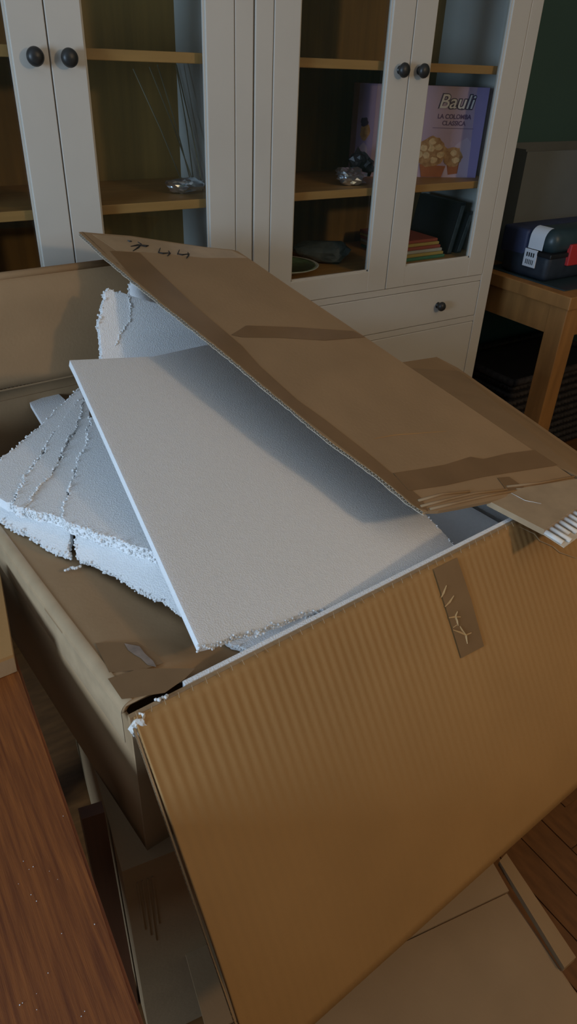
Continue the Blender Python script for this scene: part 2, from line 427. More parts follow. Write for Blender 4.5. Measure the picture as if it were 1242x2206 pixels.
for (u, v, s_) in ((.54, .33, 5), (.60, .40, 6), (.66, .34, 7), (.57, .25, 8), (.51, .26, 9), (.63, .20, 12), (.785, .28, 10), (.81, .20, 11), (.68, .26, 16), (.60, .33, 17)):
    disc('crumb_print', u, v, .030, .036, 'crumb_pale', .0028, 12, .15, s_)
disc('figure_print', .065, .50, .034, .09, 'crumb', .0012, 16, .1, 13); disc('figure_print', .055, .60, .03, .05, 'print_dark', .0014, 16, .1, 14); disc('figure_print', .06, .25, .036, .12, 'lilac_pale', .0012, 16, .05, 15)
def text(name, s, u, v, size, m, l, parent=cake, ext=0.0004, offset=0.0, shear=0.0, sx=1.0):
    cu = bpy.data.curves.new(name, 'FONT'); cu.body = s; cu.size = size; cu.align_x = 'CENTER'; cu.align_y = 'CENTER'; cu.extrude = ext; cu.offset = offset; cu.shear = shear
    tmp = bpy.data.objects.new('tmp', cu); C.objects.link(tmp)
    dg = bpy.context.evaluated_depsgraph_get(); me = bpy.data.meshes.new_from_object(tmp.evaluated_get(dg))
    bpy.data.objects.remove(tmp, do_unlink=True)
    p = face(u, v, l)
    M = Matrix(((bx_d[0] * sx, 0, FN[0], p[0]), (bx_d[1] * sx, 0, FN[1], p[1]), (0, 1, FN[2], p[2]), (0, 0, 0, 1)))
    me.transform(Matrix.Translation(-Vector(base_of(parent))) @ M)
    me.materials.clear(); me.materials.append(MATS[m]); o = bpy.data.objects.new(name, me); C.objects.link(o); o.parent = parent
    return o
text('logo_print', 'Bauli', .750, .835, .050, 'print_dark', .0010, offset=.0026, shear=.22, sx=1.12)
text('logo_print', 'Bauli', .750, .835, .050, 'print_white', .0020, offset=.0002, shear=.22, sx=1.12)
text('title_print', 'LA COLOMBA', .752, .680, .0165, 'print_purple', .0008, offset=.0003)
text('title_print', 'CLASSICA', .755, .608, .0165, 'print_purple', .0008, offset=.0003)
poly('title_line', [(.59, .553), (.92, .553), (.92, .558), (.59, .558)], 'print_purple')

crumple('foil_pack', (1.275, 1.66, SH2), .060, .032, .024, 'foil', 'crumpled silver foil pack lying beside the lilac cake box', 'pack', 5, group='packs on the shelf')
crumple('foil_pack', (1.345, 1.70, SH2), .036, .04, .045, 'dark_pack', 'dark crumpled packet in front of the lilac cake box', 'pack', 8, group='packs on the shelf')
BZ = R(-.508)
pl = thing('dinner_plate', 'round patterned plate lying in the bottom of the right cabinet', 'plate', (1.10, 1.70, BZ))
MB().lathe([(.045, 0), (.05, .003), (.075, .010), (.098, .019), (.100, .021), (.096, .021), (.074, .013), (.05, .007), (.0005, .006)], (1.10, 1.70, BZ), seg=48).make('plate_body', 'plate', pl, True)
MB().lathe([(.0785, .0148), (.0795, .0162), (.091, .0205), (.0905, .0192)], (1.10, 1.70, BZ), seg=48).make('plate_rim_pattern', 'plate_green', pl, True)
MB().lathe([(.028, .0068), (.029, .0078), (.033, .0078), (.034, .0068)], (1.10, 1.70, BZ), seg=40).make('plate_ring_pattern', 'plate_green', pl, True)
crumple('cloth_bundle', (1.27, 1.76, BZ), .085, .08, .035, 'grey_cloth', 'dark grey folded cloth behind the patterned plate', 'cloth', 21, jit=.03)
# stack of striped mats and black books, bottom right
for i, m in enumerate(('stripe_green', 'stripe_yellow', 'stripe_white', 'stripe_red', 'stripe_yellow', 'stripe_red')):
    o = MB().box(1.50 - .002 * i, 1.66 - .004 * i, 1.635 + .004 * i, 1.86, BZ + i * .0092, BZ + (i + 1) * .0092, .0025).make('place_mat', m)
    tag(o, '%s place mat, number %s up in the stack inside the right cabinet' % ({'stripe_green': 'green', 'stripe_yellow': 'yellow', 'stripe_white': 'pale', 'stripe_red': 'red'}[m], ('one', 'two', 'three', 'four', 'five', 'six')[i]), 'mat', 'place mats in the cabinet')
for i in range(2):
    x = 1.690 + i * .042; lean = .032
    b = thing('book', ('black book leaning against the cabinet side wall', 'black book standing between the mats and another black book')[1 - i], 'book', (x + .02, 1.76, BZ), 'black books in the cabinet')
    mb = MB(); mb.prism([(x, 1.66, BZ), (x + .022, 1.66, BZ), (x + .022 + lean, 1.66, BZ + .15 - .03 * i), (x + lean, 1.66, BZ + .15 - .03 * i)], (0, .19, 0)); mb.make('cover', 'book_black', b)
    mb = MB(); mb.prism([(x + .004, 1.658, BZ + .004), (x + .018, 1.658, BZ + .004), (x + .018 + lean * .95, 1.658, BZ + .142 - .03 * i), (x + .004 + lean * .95, 1.658, BZ + .142 - .03 * i)], (0, .003, 0)); mb.make('page_block', 'grey_cloth', b)
# contents of the left cabinet
crumple('foil_pack', (.797, 1.675, SH2), .050, .022, .019, 'foil', 'small silver foil pack lying on the shelf below the reeds', 'pack', 9, group='packs on the shelf', rotz=-.1)
SH1 = R(.001)
vs = thing('reed_bundle', 'thin pale dried reeds leaning in the corner of the left cabinet', 'reeds', (.855, 1.80, SH2))
for k, (xa, ya, xb, yb, zb) in enumerate(((.845, 1.72, .80, 1.86, .255), (.85, 1.75, .83, 1.88, .26), (.855, 1.70, .862, 1.84, .262), (.86, 1.76, .875, 1.87, .26), (.84, 1.78, .77, 1.89, .25))):
    MB().tube([(xa, ya, SH2), ((xa + xb) / 2 + .004, (ya + yb) / 2, SH2 + zb / 2), (xb, yb, SH2 + zb)], .0016, 5).make('reed', 'reed', vs)

# ------------------------------------------------------------------ the big open cardboard box
RZ = -0.600; BZ0 = -0.848                         # rim and base, relative to the lens
FLc = onZ(280, 1548, RZ); U = onZ(1125, 1117, RZ) - FLc; FLc[2] = 0; U[2] = 0; U /= np.linalg.norm(U); Vv = np.array([-U[1], U[0], 0]); ZZ = np.array([0, 0, 1.0])
WD, DP, TH = 0.885, 0.88, 0.006
def B(s, t, z): return FLc + U * s + Vv * t + ZZ * (H + z)
box = thing('cardboard_box', 'large open cardboard box full of white foam, front flap folded down', 'box', tuple(B(WD / 2, DP / 2, BZ0)))
def wallp(name, s0, s1, t0, t1, z0, z1, m='board'):
    return MB().obox(B(s0, t0, z0), U * (s1 - s0), Vv * (t1 - t0), ZZ * (z1 - z0)).make(name, m, box)
wallp('side_wall', 0, WD, 0, TH, BZ0, RZ)
wallp('side_wall', 0, WD, DP - TH, DP, BZ0, RZ)
wallp('side_wall', WD - TH, WD, TH, DP - TH, BZ0, RZ)
wallp('bottom', TH, WD - TH, TH, DP - TH, BZ0, BZ0 + TH, 'board_inner')
# left wall bends over into the inward flap: one swept profile split at the crease
def sweep(name, prof, t0, t1, m, bulge=0.0, nt=14):
    V = []; Fc = []; n = len(prof)
    for j in range(nt + 1):
        q = j / nt; t = t0 + (t1 - t0) * q; bs = bulge * math.sin(math.pi * q)
        for s, z in prof: V.append(B(s - bs, t, z))
    for j in range(nt):
        for i in range(n):
            i2 = (i + 1) % n; Fc.append((j * n + i, j * n + i2, (j + 1) * n + i2, (j + 1) * n + i))
    Fc.append(tuple(range(n))); Fc.append(tuple(nt * n + i for i in range(n)))
    return link(name, V, Fc, m, box, True)
Rr = 0.013
o = sweep('side_wall', [(0, BZ0), (0.0, -.75), (0, RZ - Rr), (TH, RZ - Rr), (TH, -.75), (TH, BZ0)], 0.004, DP - .004, 'board', .004)
arc_o = [(Rr - Rr * math.cos(a), RZ - Rr + Rr * math.sin(a)) for a in np.linspace(0, math.pi / 2, 7)]
ri = Rr - TH
arc_i = [(Rr - ri * math.cos(a), RZ - Rr + ri * math.sin(a)) for a in np.linspace(math.pi / 2, 0, 7)]
prof = arc_o + [(.07, RZ - .004), (.12, RZ - .018), (.20, RZ - .026), (.32, RZ - .040), (.43, RZ - .062), (.43, RZ - .068), (.32, RZ - .046), (.20, RZ - TH - .026), (.12, RZ - TH - .018), (.07, RZ - TH - .004)] + arc_i
sweep('left_flap', prof, 0.022, .60, 'board', .004)
LF = RZ + .0005                                    # top of the left flap
for o in list(box.children):
    if o.name.startswith(('left_flap',)): 
        for p in o.data.polygons: p.use_smooth = p.area < .004
# front flap: hangs outward at 57 degrees, flutes showing through the liner
ANG = math.radians(57); FD = -Vv * math.cos(ANG) - ZZ * math.sin(ANG); FNr = -Vv * math.sin(ANG) + ZZ * math.cos(ANG)
FLEN = 0.452; hinge0 = B(0, -.001, RZ)
PITCH = .0132
def ff(u, v, layer):
    s = u * (WD - .004) + .004 - .004 * v; L = v * FLEN
    rise = 1 - math.exp(-L / .012)
    sag = -.010 * max(0, (v - .62) / .38) ** 2 + .006 * math.sin(math.pi * v) * (1 - .5 * u)
    d = 0.0
    if layer == 0:
        amp = .00050 * (.14 + .86 * math.exp(-L / .13)) * (1 - .62 * u) * rise
        d = amp * (math.sin(2 * math.pi * s / PITCH) + .25 * math.sin(2 * math.pi * s / (PITCH * 6.3) + 1))
    return hinge0 + U * s + FD * L + FNr * (d + sag)
Vg, Fg = grid_solid(ff, 540, 34, .005, FNr)
front_flap = link('front_flap', Vg, Fg, 'board_inner', box, True)
def onflap(x, y, lift=.0018):
    r = ray(x, y); p = EYE + r * ((hinge0 - EYE).dot(FNr) / r.dot(FNr)); L = (p - hinge0).dot(FD); v = L / FLEN; s = (p - hinge0).dot(U); u = s / WD
    sag = -.010 * max(0, (v - .62) / .38) ** 2 + .006 * math.sin(math.pi * v) * (1 - .5 * u)
    # intersect again with the bulged height
    h = hinge0 + FNr * (sag + lift)
    return EYE + r * ((h - EYE).dot(FNr) / r.dot(FNr))
def patch(name, fn, pts, m, th=.0003, nrm=None, parent=box):
    P3 = [fn(x, y) for x, y in pts]
    if nrm is None: nrm = np.cross(P3[1] - P3[0], P3[2] - P3[0]); nrm /= np.linalg.norm(nrm)
    if nrm.dot(EYE - P3[0]) < 0: nrm = -nrm
    return MB().prism(P3, nrm * -th).make(name, m, parent)
tape_pts = [(931, 1228), (985, 1200), (1000, 1235), (1024, 1310), (1042, 1391), (1018, 1404), (994, 1417), (975, 1370), (955, 1300)]
# subdivided tape that follows the bulge
def strip(name, fn, left, right, m, parent, n=8, th=.0003):
    V = []; Fc = []
    for q in np.linspace(0, 1, n + 1):
        def at(pl_):
            k = q * (len(pl_) - 1); i = min(int(k), len(pl_) - 2); f = k - i
            return (pl_[i][0] * (1 - f) + pl_[i + 1][0] * f, pl_[i][1] * (1 - f) + pl_[i + 1][1] * f)
        a, b = at(left), at(right)
        for w in np.linspace(0, 1, 4): V.append(fn(a[0] * (1 - w) + b[0] * w, a[1] * (1 - w) + b[1] * w))
    for j in range(n):
        for i in range(3): k = j * 4 + i; Fc.append((k, k + 1, k + 5, k + 4))
    return link(name, V, Fc, m, parent, True)
strip('tape', onflap, [(933, 1226), (960, 1310), (993, 1418)], [(984, 1201), (1014, 1290), (1042, 1392)], 'tape', box)['label'] = 'dark brown tape strip on the front flap'
def stroke(name, fn, pts, w, m, parent):
    """a pen or scratch stroke lying on a surface"""
    P3 = [fn(x, y) for x, y in pts]; V = []; Fc = []
    for i, p in enumerate(P3):
        d = P3[min(i + 1, len(P3) - 1)] - P3[max(i - 1, 0)]; d /= np.linalg.norm(d); e = EYE - p; e /= np.linalg.norm(e)
        a = np.cross(d, e); a /= np.linalg.norm(a); ww = w * (.45 if i in (0, len(P3) - 1) else 1)
        V += [p + a * ww / 2, p - a * ww / 2]
    for i in range(len(P3) - 1): Fc.append((2 * i, 2 * i + 1, 2 * i + 3, 2 * i + 2))
    return link(name, V, Fc, m, parent)
fl2 = lambda x, y: onflap(x, y, .0026)
for pts in ([(961, 1261), (955, 1277), (950, 1287)], [(977, 1283), (968, 1297), (958, 1307)], [(966, 1331), (978, 1329), (992, 1329)], [(985, 1317), (980, 1328), (984, 1338), (986, 1348)], [(975, 1357), (990, 1362), (1003, 1368), (1015, 1363)], [(990, 1349), (996, 1360), (1003, 1370), (1006, 1387)], [(984, 1346), (975, 1352)]):
    stroke('tape_scratch', fl2, pts, .0028, 'tape_scratch', box)
# torn liner crease on the front flap, right
stroke('liner_tear', onflap, [(1118, 1135), (1150, 1150), (1162, 1165), (1190, 1177), (1205, 1190), (1242, 1203)], .0014, 'board', box)
# frayed fringe on the hinge of the front flap (left end)
fr = MB()
for k in range(46):
    s = .004 + k * .0175 + .003 * rng.random(); p = B(s, -.004, RZ + .001); fr.tube([p, p + FD * .003 + ZZ * .0015, p + U * (.004 * rng.normal() * .4) + ZZ * (.003 + .003 * rng.random()) + Vv * .003], .0005, 4)
fr.make('frayed_edge', 'board', box)['kind'] = 'stuff'
fluted_edge(hinge0 + FD * .012 + U * .0, hinge0 + FD * (FLEN * .985) - U * .004, U, FNr, .005, .006, .002, parent=box, m='board')
# back flap: stands up from the back rim and is folded down again towards the opening
BT = -.357; bf0, bf1 = -.12, .55
def bfp(s, z): return B(s, .845 - .006 * math.sin(3 * s), z)
p_back = MB().prism([B(bf0 + .12, DP - .004, RZ), B(bf0 + .12, DP - .014, BT - .004), B(bf0 + .12, DP - .008, BT - .004), B(bf0 + .12, DP + .002, RZ)], U * (bf1 - bf0 - .12)).make('back_flap', 'board', box)
def bff(u, v, layer):
    s = bf0 + (bf1 - bf0) * u; L = v
    z = BT - .205 * L + .004 * math.sin(5 * u) * L
    return B(s, .868 - .020 * min(1, L * 6) - .012 * L, z)
Vg, Fg = grid_solid(bff, 24, 14, .005, -Vv)
bfold = link('back_flap_fold', Vg, Fg, 'board', box, True)
MB().tube([B(bf0, .870, BT - .003), B(.2, .870, BT - .002), B(bf1, .870, BT - .003)], .008, 8).make('back_flap_crease', 'board', box, True)
fluted_edge(bff(0, 1, 0), bff(1, 1, 0), ZZ, -Vv, .006, .0075, .003, parent=box, m='board')
# tatters of clear tape on the crease
tt = MB()
for k in range(5):
    p = B(.02 + .022 * k, .866, BT + .004); tt.prism([p, p + U * .035 + ZZ * .004, p + U * .03 + ZZ * (.009 + .004 * rng.random()) - Vv * .01, p + U * .004 + ZZ * .007], Vv * .0006)
tt.make('tape_tatter', 'tape_clear', box)
# right flap: droops outward beyond the right wall
q_hf, q_hb = B(WD, .0, RZ), B(WD, DP - .02, RZ)
q_ob = onZ(940, 769, -.70); q_of = onZ(1242, 972, -.79); q_of2 = q_of + (q_of - q_ob) * .75
q_ob1 = onZ(985, 792, -.712)
rpts = [q_hf, q_hb, onZ(862, 781, -.675), q_ob, q_ob1, q_of, q_of2]
MB().prism(rpts, (0, 0, -.006)).make('right_flap', 'board', box)
# tape strips around the left edge and corner
def onleft(x, y, lift=.0007):
    return onZ(x, y, LF + lift)
def edge_tape(t0, t1, s_in, z_out, m, off):
    pr = [(-off, z_out), (-off, RZ - Rr)] + [(Rr - (Rr + off) * math.cos(a), RZ - Rr + (Rr + off) * math.sin(a)) for a in np.linspace(0, math.pi / 2, 7)] + [(s_in, RZ + off - .002 * s_in / .2)]
    V = []; Fc = []; n = len(pr); nt = 12
    for j in range(nt + 1):
        q = j / nt; t = t0 + (t1 - t0) * q; qq = (t - .022) / (DP - .042); bs = .004 * math.sin(math.pi * max(0, min(1, qq)))
        for s, z in pr: V.append(B(s - bs, t, z))
    for j in range(nt):
        for i in range(n - 1): a = j * n + i; Fc.append((a, a + 1, a + n + 1, a + n))
    o = link('tape', V, Fc, m, box, True); o['label'] = 'glossy packing tape folded over the left rim'; return o
edge_tape(.022, .80, .014, RZ - .062, 'tape_light', .0008)
MB().prism([onleft(x, y) for x, y in ((205, 1385), (295, 1383), (330, 1405), (352, 1428), (310, 1442), (235, 1448))], (0, 0, -.0003)).make('tape', 'tape', box)
MB().prism([onleft(x, y, .0011) for x, y in ((232, 1462), (300, 1440), (420, 1440), (398, 1462), (355, 1492), (262, 1506))], (0, 0, -.0003)).make('tape', 'tape', box)
MB().prism([onleft(x, y, .0016) for x, y in ((268, 1386), (300, 1392), (312, 1408), (330, 1424), (336, 1436), (318, 1432), (304, 1418), (290, 1410), (276, 1400))], (0, 0, -.0003)).make('tape_scuff', 'tape_scuff', box)
# crushed corner wrapped in crinkled clear tape
bm = bmesh.new(); bmesh.ops.create_icosphere(bm, subdivisions=3, radius=1); V = []
for v in bm.verts:
    p = np.array(v.co[:]); k = 1 + .22 * math.sin(9 * p[0] + 5 * p[2]) * math.sin(7 * p[1] + 3) + .10 * rng.normal(); V.append(p * k * np.array([.011, .008, .017]) + B(.010, -.001, RZ - .018))
bm.verts.index_update(); Fc = [[v.index for v in f.verts] for f in bm.faces]; bm.free()
link('crinkled_tape', V, Fc, 'tape_clear', box)['label'] = 'crinkled clear tape on the crushed corner'
cr = MB()
for k in range(7):
    p = B(.004 + .02 * rng.random(), .004 * rng.normal(), RZ - .012 + .010 * rng.random()); cr.tube([p, p + .004 * rng.normal(size=3), p + .006 * rng.normal(size=3) * np.array([1, .5, .6])], .0004, 4)
cr.make('tape_strand', 'tape_clear', box)['kind'] = 'stuff'

# cardboard piece with open flutes, folded over the right front corner of the rim
cs = thing('cardboard_strip', 'taped cardboard offcut with white open flutes on the box corner', 'cardboard', tuple(onZ(1150, 1090, RZ)))
CZ = -.582
cpts = [(1050, 1078), (1128, 1050), (1250, 1030), (1300, 1060), (1242, 1093), (1172, 1141)]
MB().prism([onZ(x, y, CZ) for x, y in cpts], (0, 0, -.010)).make('panel', 'tape_light', cs)
e0, e1 = onZ(1172, 1141, CZ), onZ(1252, 1086, CZ); dd = (e1 - e0) / np.linalg.norm(e1 - e0); outw = np.array([dd[1], -dd[0], 0]);
if outw.dot(onZ(1220, 1150, CZ) - e0) < 0: outw = -outw
n_f = 8; seg = np.linalg.norm(e1 - e0) / n_f
for k in range(n_f):
    p = e0 + dd * (seg * k); L_ = .030 + .006 * math.sin(k * 2.1)
    prof_ = [p + dd * (seg * a) + ZZ * (.0045 * math.sin(math.pi * a) - .008) for a in np.linspace(0.05, .80, 6)]
    MB().prism(prof_, outw * L_ + ZZ * -.004).make('flute_ridge', 'flute_white', cs, True)
MB().prism([e0 - ZZ * .008, e1 - ZZ * .008, e1 + outw * .036 - ZZ * .013, e0 + outw * .036 - ZZ * .013], (0, 0, -.001)).make('lower_liner', 'flute', cs)
stroke('tape_crease', lambda x, y: onZ(x, y, CZ + .001), [(1100, 1062), (1130, 1078), (1165, 1085)], .0008, 'tape_clear', cs)

# ------------------------------------------------------------------ white foam boards
def inside(p, tmin=.0185):
    t = (p - FLc).dot(Vv)
    return p + Vv * (tmin - t) if t < tmin else p
def foam(name, label, fn, outline, torn, th, nrm, bead_r=.0022, amp=.0022, group='broken white foam boards in the box', bead_density=1.0, sss='foam'):
    """outline: photo points on the board's upper face; torn: indices of the edges that are broken"""
    P3 = [inside(fn(x, y)) for x, y in outline]; n = len(P3); pts = []; edge_pts = []
    for i in range(n):
        a, b = P3[i], P3[(i + 1) % n]; L = np.linalg.norm(b - a); d = (b - a) / L; side = np.cross(d, nrm)
        if i in torn:
            m_n = max(2, int(L / .0032)); ph = rng.random() * 9; w = 0
            for k in range(m_n):
                w = .7 * w + .5 * rng.normal(); env = min(1, 4 * k / m_n, 4 * (m_n - k) / m_n)
                p = a + (b - a) * (k / m_n) + side * amp * env * (.9 * w + .8 * math.sin(k * .31 + ph))
                pts.append(p); edge_pts.append(p)
        else:
            m_n = max(1, int(L / .05)) 
            for k in range(m_n): pts.append(a + (b - a) * (k / m_n))
    c = np.mean(P3, 0) - nrm * th
    root = thing(name, label, 'foam board', tuple(c), group)
    MB().prism(pts, -nrm * th).make('board', sss, root)
    if edge_pts:
        bp = []; br = []
        rows = max(2, int(th / (bead_r * 1.5) * bead_density))
        for p in edge_pts:
            for r_ in range(rows):
                if rng.random() < .80:
                    bp.append(p - nrm * (th * (r_ + .35 + .35 * rng.normal()) / rows - .0004) + rng.normal(size=3) * .0008); br.append(bead_r * (.55 + .6 * rng.random()))
        beads('torn_beads', bp, br, root)
    return root
# lower boards lying on the left flap
zL = LF + .0130
lowz = lambda z: (lambda x, y: onZ(x, y, z))
L2p = Plane(onZ(165, 1196, -.5875), onZ(545, 1404, -.603), onZ(300, 1180, -.5705))
L1p = Plane(onZ(0, 1128, -.5875), onZ(147, 1195, -.5875), onZ(60, 1085, -.5715))
foam('foam_board', 'white foam board lying flat on the left flap under the smooth sheet', L2p.at, [(161, 1163), (164, 1196), (215, 1222), (262, 1246), (325, 1284), (390, 1322), (408, 1325), (330, 1160), (175, 1115)], {0, 1, 2, 3, 4, 5}, .0125, L2p.n)
foam('foam_board', 'foam board corner showing between the smooth sheet and the front liner', lowz(-.6125), [(440, 1350), (478, 1373), (545, 1406), (612, 1382), (682, 1348), (688, 1300), (560, 1285), (450, 1320)], {0, 1}, .008, ZZ)
foam('foam_board', 'narrow foam board with a bright torn rim lying on the box rim edge', L1p.at, [(-75, 1082), (-25, 1110), (22, 1133), (66, 1158), (108, 1181), (147, 1195), (151, 1160), (150, 1105), (60, 1070), (-60, 1050)], {0, 1, 2, 3, 4, 5}, .0125, L1p.n, bead_r=.0025)
# four torn pieces side by side on top of them
T0 = [(-2, 992), (40, 958), (90, 915), (118, 884), (150, 855), (174, 836)]
T1 = [(100, 955), (86, 985), (62, 1015), (40, 1055), (26, 1084)]
T2 = [(180, 862), (163, 925), (138, 965), (112, 1018), (74, 1062), (50, 1093)]
T3 = [(194, 897), (186, 955), (166, 998), (152, 1045), (134, 1116)]
zA = zL + .0305
def aw(z): return lowz(z)
foam('foam_board', 'torn foam piece at the pointed outer end of the broken board', aw(zA - .002), T0 + [(172, 862)] + T1 + [(14, 1082), (-30, 1055)], {0, 1, 2, 3, 4, 6, 7, 8, 9, 10, 11}, .0165, ZZ)
foam('foam_board', 'narrow torn foam sliver second from the pointed end of the broken board', aw(zA), [(176, 842)] + T2 + [(28, 1086), (41, 1056), (63, 1017), (87, 987), (102, 957)], {1, 2, 3, 4, 5, 6, 7, 8, 9, 10}, .0185, ZZ)
foam('foam_board', 'torn foam strip between the sliver and the wide broken piece', aw(zA - .0015), [(190, 850), (192, 895)] + T3[1:] + [(52, 1094), (76, 1064), (114, 1020), (140, 967), (165, 927), (182, 864)], {1, 2, 3, 4, 5, 6, 7, 8, 9, 10}, .017, ZZ)
foam('foam_board', 'wide broken foam piece with a beaded front edge under the smooth sheet', aw(zA + .0005), [(240, 900), (196, 899)] + T3[1:] + [(180, 1136), (232, 1155), (285, 1174), (335, 1190), (420, 1150), (420, 950)], {1, 2, 3, 4, 5, 6, 7, 8}, .019, ZZ)
# the big smooth sheet on top
S = Plane(onZ(150, 776, -.45), onZ(430, 1393, -.572), onZ(985, 1190, -.655))
big_outline = [(150, 776), (162, 800), (430, 1393), (470, 1381), (512, 1366), (560, 1357), (612, 1338), (640, 1325), (690, 1312), (730, 1306), (765, 1297), (880, 1240), (985, 1189), (950, 1142), (918, 1110), (800, 985), (700, 860), (600, 735), (440, 744), (330, 768), (240, 772)]
foam('foam_sheet', 'large smooth white foam sheet sloping over the pile under the brown panel', S.at, big_outline, {2, 3, 4, 5, 6, 7, 8, 9, 12, 13}, .011, S.n, bead_r=.0018, amp=.0013)
# upright boards at the back of the pile
Bp = Plane(onZ(232, 622, -.375), onZ(218, 785, -.495), onZ(420, 705, -.466))
foam('foam_board', 'torn foam board leaning up at the back of the pile', Bp.at, [(234, 622), (262, 630), (300, 643), (345, 656), (400, 692), (470, 765), (480, 830), (230, 830), (219, 768), (217, 735), (213, 690), (221, 655)], {0, 7, 8, 9, 10, 11}, .012, Bp.n)
stroke_board = bpy.data.objects[-1] if False else None
bdp = []
for a, b in (((276, 640), (281, 662)), ((281, 662), (279, 690)), ((279, 690), (262, 715)), ((262, 715), (248, 745))):
    for q in np.linspace(0, 1, 10): bdp.append(Bp.at(a[0] + (b[0] - a[0]) * q + rng.normal() * 1.2, a[1] + (b[1] - a[1]) * q, .0006))
bk = [o for o in C.objects if o.get('label', '').startswith('torn foam board leaning')][0]
beads('crack_beads', bdp, [.0010 + .0012 * rng.random() for _ in bdp], bk)
B2 = Plane(onZ(282, 600, -.374), onZ(285, 640, -.412), onZ(400, 690, -.455))
foam('foam_board', 'grey shaded foam board behind the leaning torn board', B2.at, [(284, 598), (310, 604), (370, 665), (410, 720), (300, 700), (277, 632), (276, 615)], {4, 5, 6}, .012, B2.n)
foam('foam_scrap', 'small dim foam scrap on the box rim below the folded back flap', lowz(-.612), [(64, 867), (122, 845), (190, 905), (120, 960)], set(), .0105, ZZ)
# liners inside the box
lin = MB().obox(B(.072, .0065, -.835), U * .735, Vv * .0065, ZZ * (.835 + RZ + .001)).make('foam_liner', 'foam'); tag(lin, 'thin white foam liner standing inside the front wall', 'foam board', 'foam liners in the box')
lin = MB().obox(B(WD - .022, .03, -.835), U * .013, Vv * .70, ZZ * .225).make('foam_liner', 'foam'); tag(lin, 'white foam liner standing inside the right wall', 'foam board', 'foam liners in the box')
lin = MB().obox(B(.455, .03, -.76), U * .39, Vv * .62, ZZ * .014).make('foam_liner', 'foam'); tag(lin, 'shaded foam board lying deep inside the box', 'foam board', 'foam liners in the box')
for (x, y, r, nb, nm) in ((157, 1222, .0022, 9, 'short row of loose foam beads on the left flap'), (349, 1502, .0024, 6, 'loose foam crumbs by the crushed box corner')):
    c = onZ(x, y, LF + .002); k = thing('foam_crumb', nm, 'foam crumb', tuple(c), 'loose foam crumbs')
    beads('bead_cluster', [c + A3(.0022 * (i - nb / 2) + .0006 * rng.normal(), -.0005 * i + .0008 * rng.normal(), .0005 * rng.random()) for i in range(nb)], [r * (.8 + .4 * rng.random()) for _ in range(nb)], k)

# ------------------------------------------------------------------ long brown panel lying across the pile
PN = Plane(onZ(170, 500, -.30), onZ(510, 540, -.355), onZ(915, 1105, -.558))
def onp(x, y, l=0.0): return PN.at(x, y, l)
pan = thing('cardboard_sheet', 'long brown cardboard panel lying slanted across the foam, taped and marked', 'cardboard', tuple(onp(700, 800, -.006)))
near = [(170, 500), (230, 556), (290, 606), (350, 655), (410, 702), (460, 742), (510, 783), (560, 826), (610, 866), (660, 908), (710, 950), (760, 985), (810, 1022), (850, 1055), (885, 1085), (915, 1104)]
front = [(945, 1100), (985, 1093), (1050, 1080), (1130, 1060), (1246, 1036)]
far = [(1150, 972), (1000, 870), (870, 783), (740, 695), (620, 615), (545, 563), (512, 541), (500, 538)]
backe = [(440, 532), (360, 520), (280, 508), (215, 503)]
TP = .0065
inw = onp(620, 800) - onp(560, 826); ed = onp(850, 1055) - onp(350, 655); ed /= np.linalg.norm(ed); inw = inw - ed * inw.dot(ed); inw /= np.linalg.norm(inw)
near_in = [onp(x, y) + inw * .0065 for x, y in near]
body_pts = near_in + [onp(x, y) for x, y in front + far + backe]
MB().prism(body_pts, -PN.n * TP).make('panel_body', 'board', pan)
# fluted cut edge following the slightly wavy near edge
V = []; Fc = []; pts3 = [onp(x, y) for x, y in near]; cum = [0]
for a, b in zip(pts3[:-1], pts3[1:]): cum.append(cum[-1] + np.linalg.norm(b - a))
def along(s):
    i = min(max(int(np.searchsorted(cum, s)) - 1, 0), len(pts3) - 2); f = (s - cum[i]) / (cum[i + 1] - cum[i]); return pts3[i] * (1 - f) + pts3[i + 1] * f
ns = int(cum[-1] / .0070 * 8)
for i in range(ns + 1):
    s = cum[-1] * i / ns; p = along(s); w = math.sin(2 * math.pi * s / .0070 + .6 * math.sin(s * 40)); zz = -TP / 2 + w * (TP / 2 - .0007)
    for dd_ in (0, .0075):
        for t_ in (0, -.0007): V.append(p + inw * dd_ + PN.n * (zz + t_))
for i in range(ns):
    a = 4 * i; b = a + 4; Fc += [(a, b, b + 2, a + 2), (a + 1, a + 3, b + 3, b + 1), (a, a + 1, b + 1, b), (a + 2, b + 2, b + 3, a + 3)]
link('fluting', V, Fc, 'flute', pan)
for zz in (0.0, -TP + .0007):
    V = []; Fc = []
    for i in range(121):
        p = along(cum[-1] * i / 120) - inw * (.0008 + .0007 * rng.normal()); V += [p + PN.n * zz, p + inw * .009 + PN.n * zz, p + inw * .009 + PN.n * (zz - .0007), p + PN.n * (zz - .0007)]
    for i in range(120):
        for k in range(4): a = 4 * i + k; b = 4 * i + (k + 1) % 4; Fc.append((a, b, b + 4, a + 4))
    link('liner_edge', V, Fc, 'board' if zz == 0 else 'flute', pan)
def ptape(pts, m='tape', l=.0008, label=None):
    o = MB().prism([onp(x, y, l) for x, y in pts], -PN.n * .0003).make('tape', m, pan)
    if label: o['label'] = label
    return o
ptape([(236, 541), (300, 545), (420, 660), (520, 745), (560, 790), (640, 862), (700, 905), (790, 975), (855, 1030), (905, 1072), (922, 1100), (897, 1094), (850, 1053), (760, 983), (660, 906), (560, 824), (460, 740), (350, 653), (285, 598)], 'tape', .0006, 'brown tape along the cut edge')
ptape([(498, 722), (530, 702), (640, 706), (760, 714), (786, 727), (700, 734), (600, 728), (520, 727)], 'tape', .0010, 'short cross strip of brown tape')
ptape([(198, 505), (290, 512), (360, 522), (440, 533), (500, 540), (532, 556), (440, 556), (350, 546), (250, 540)], 'tape_light', .0004)
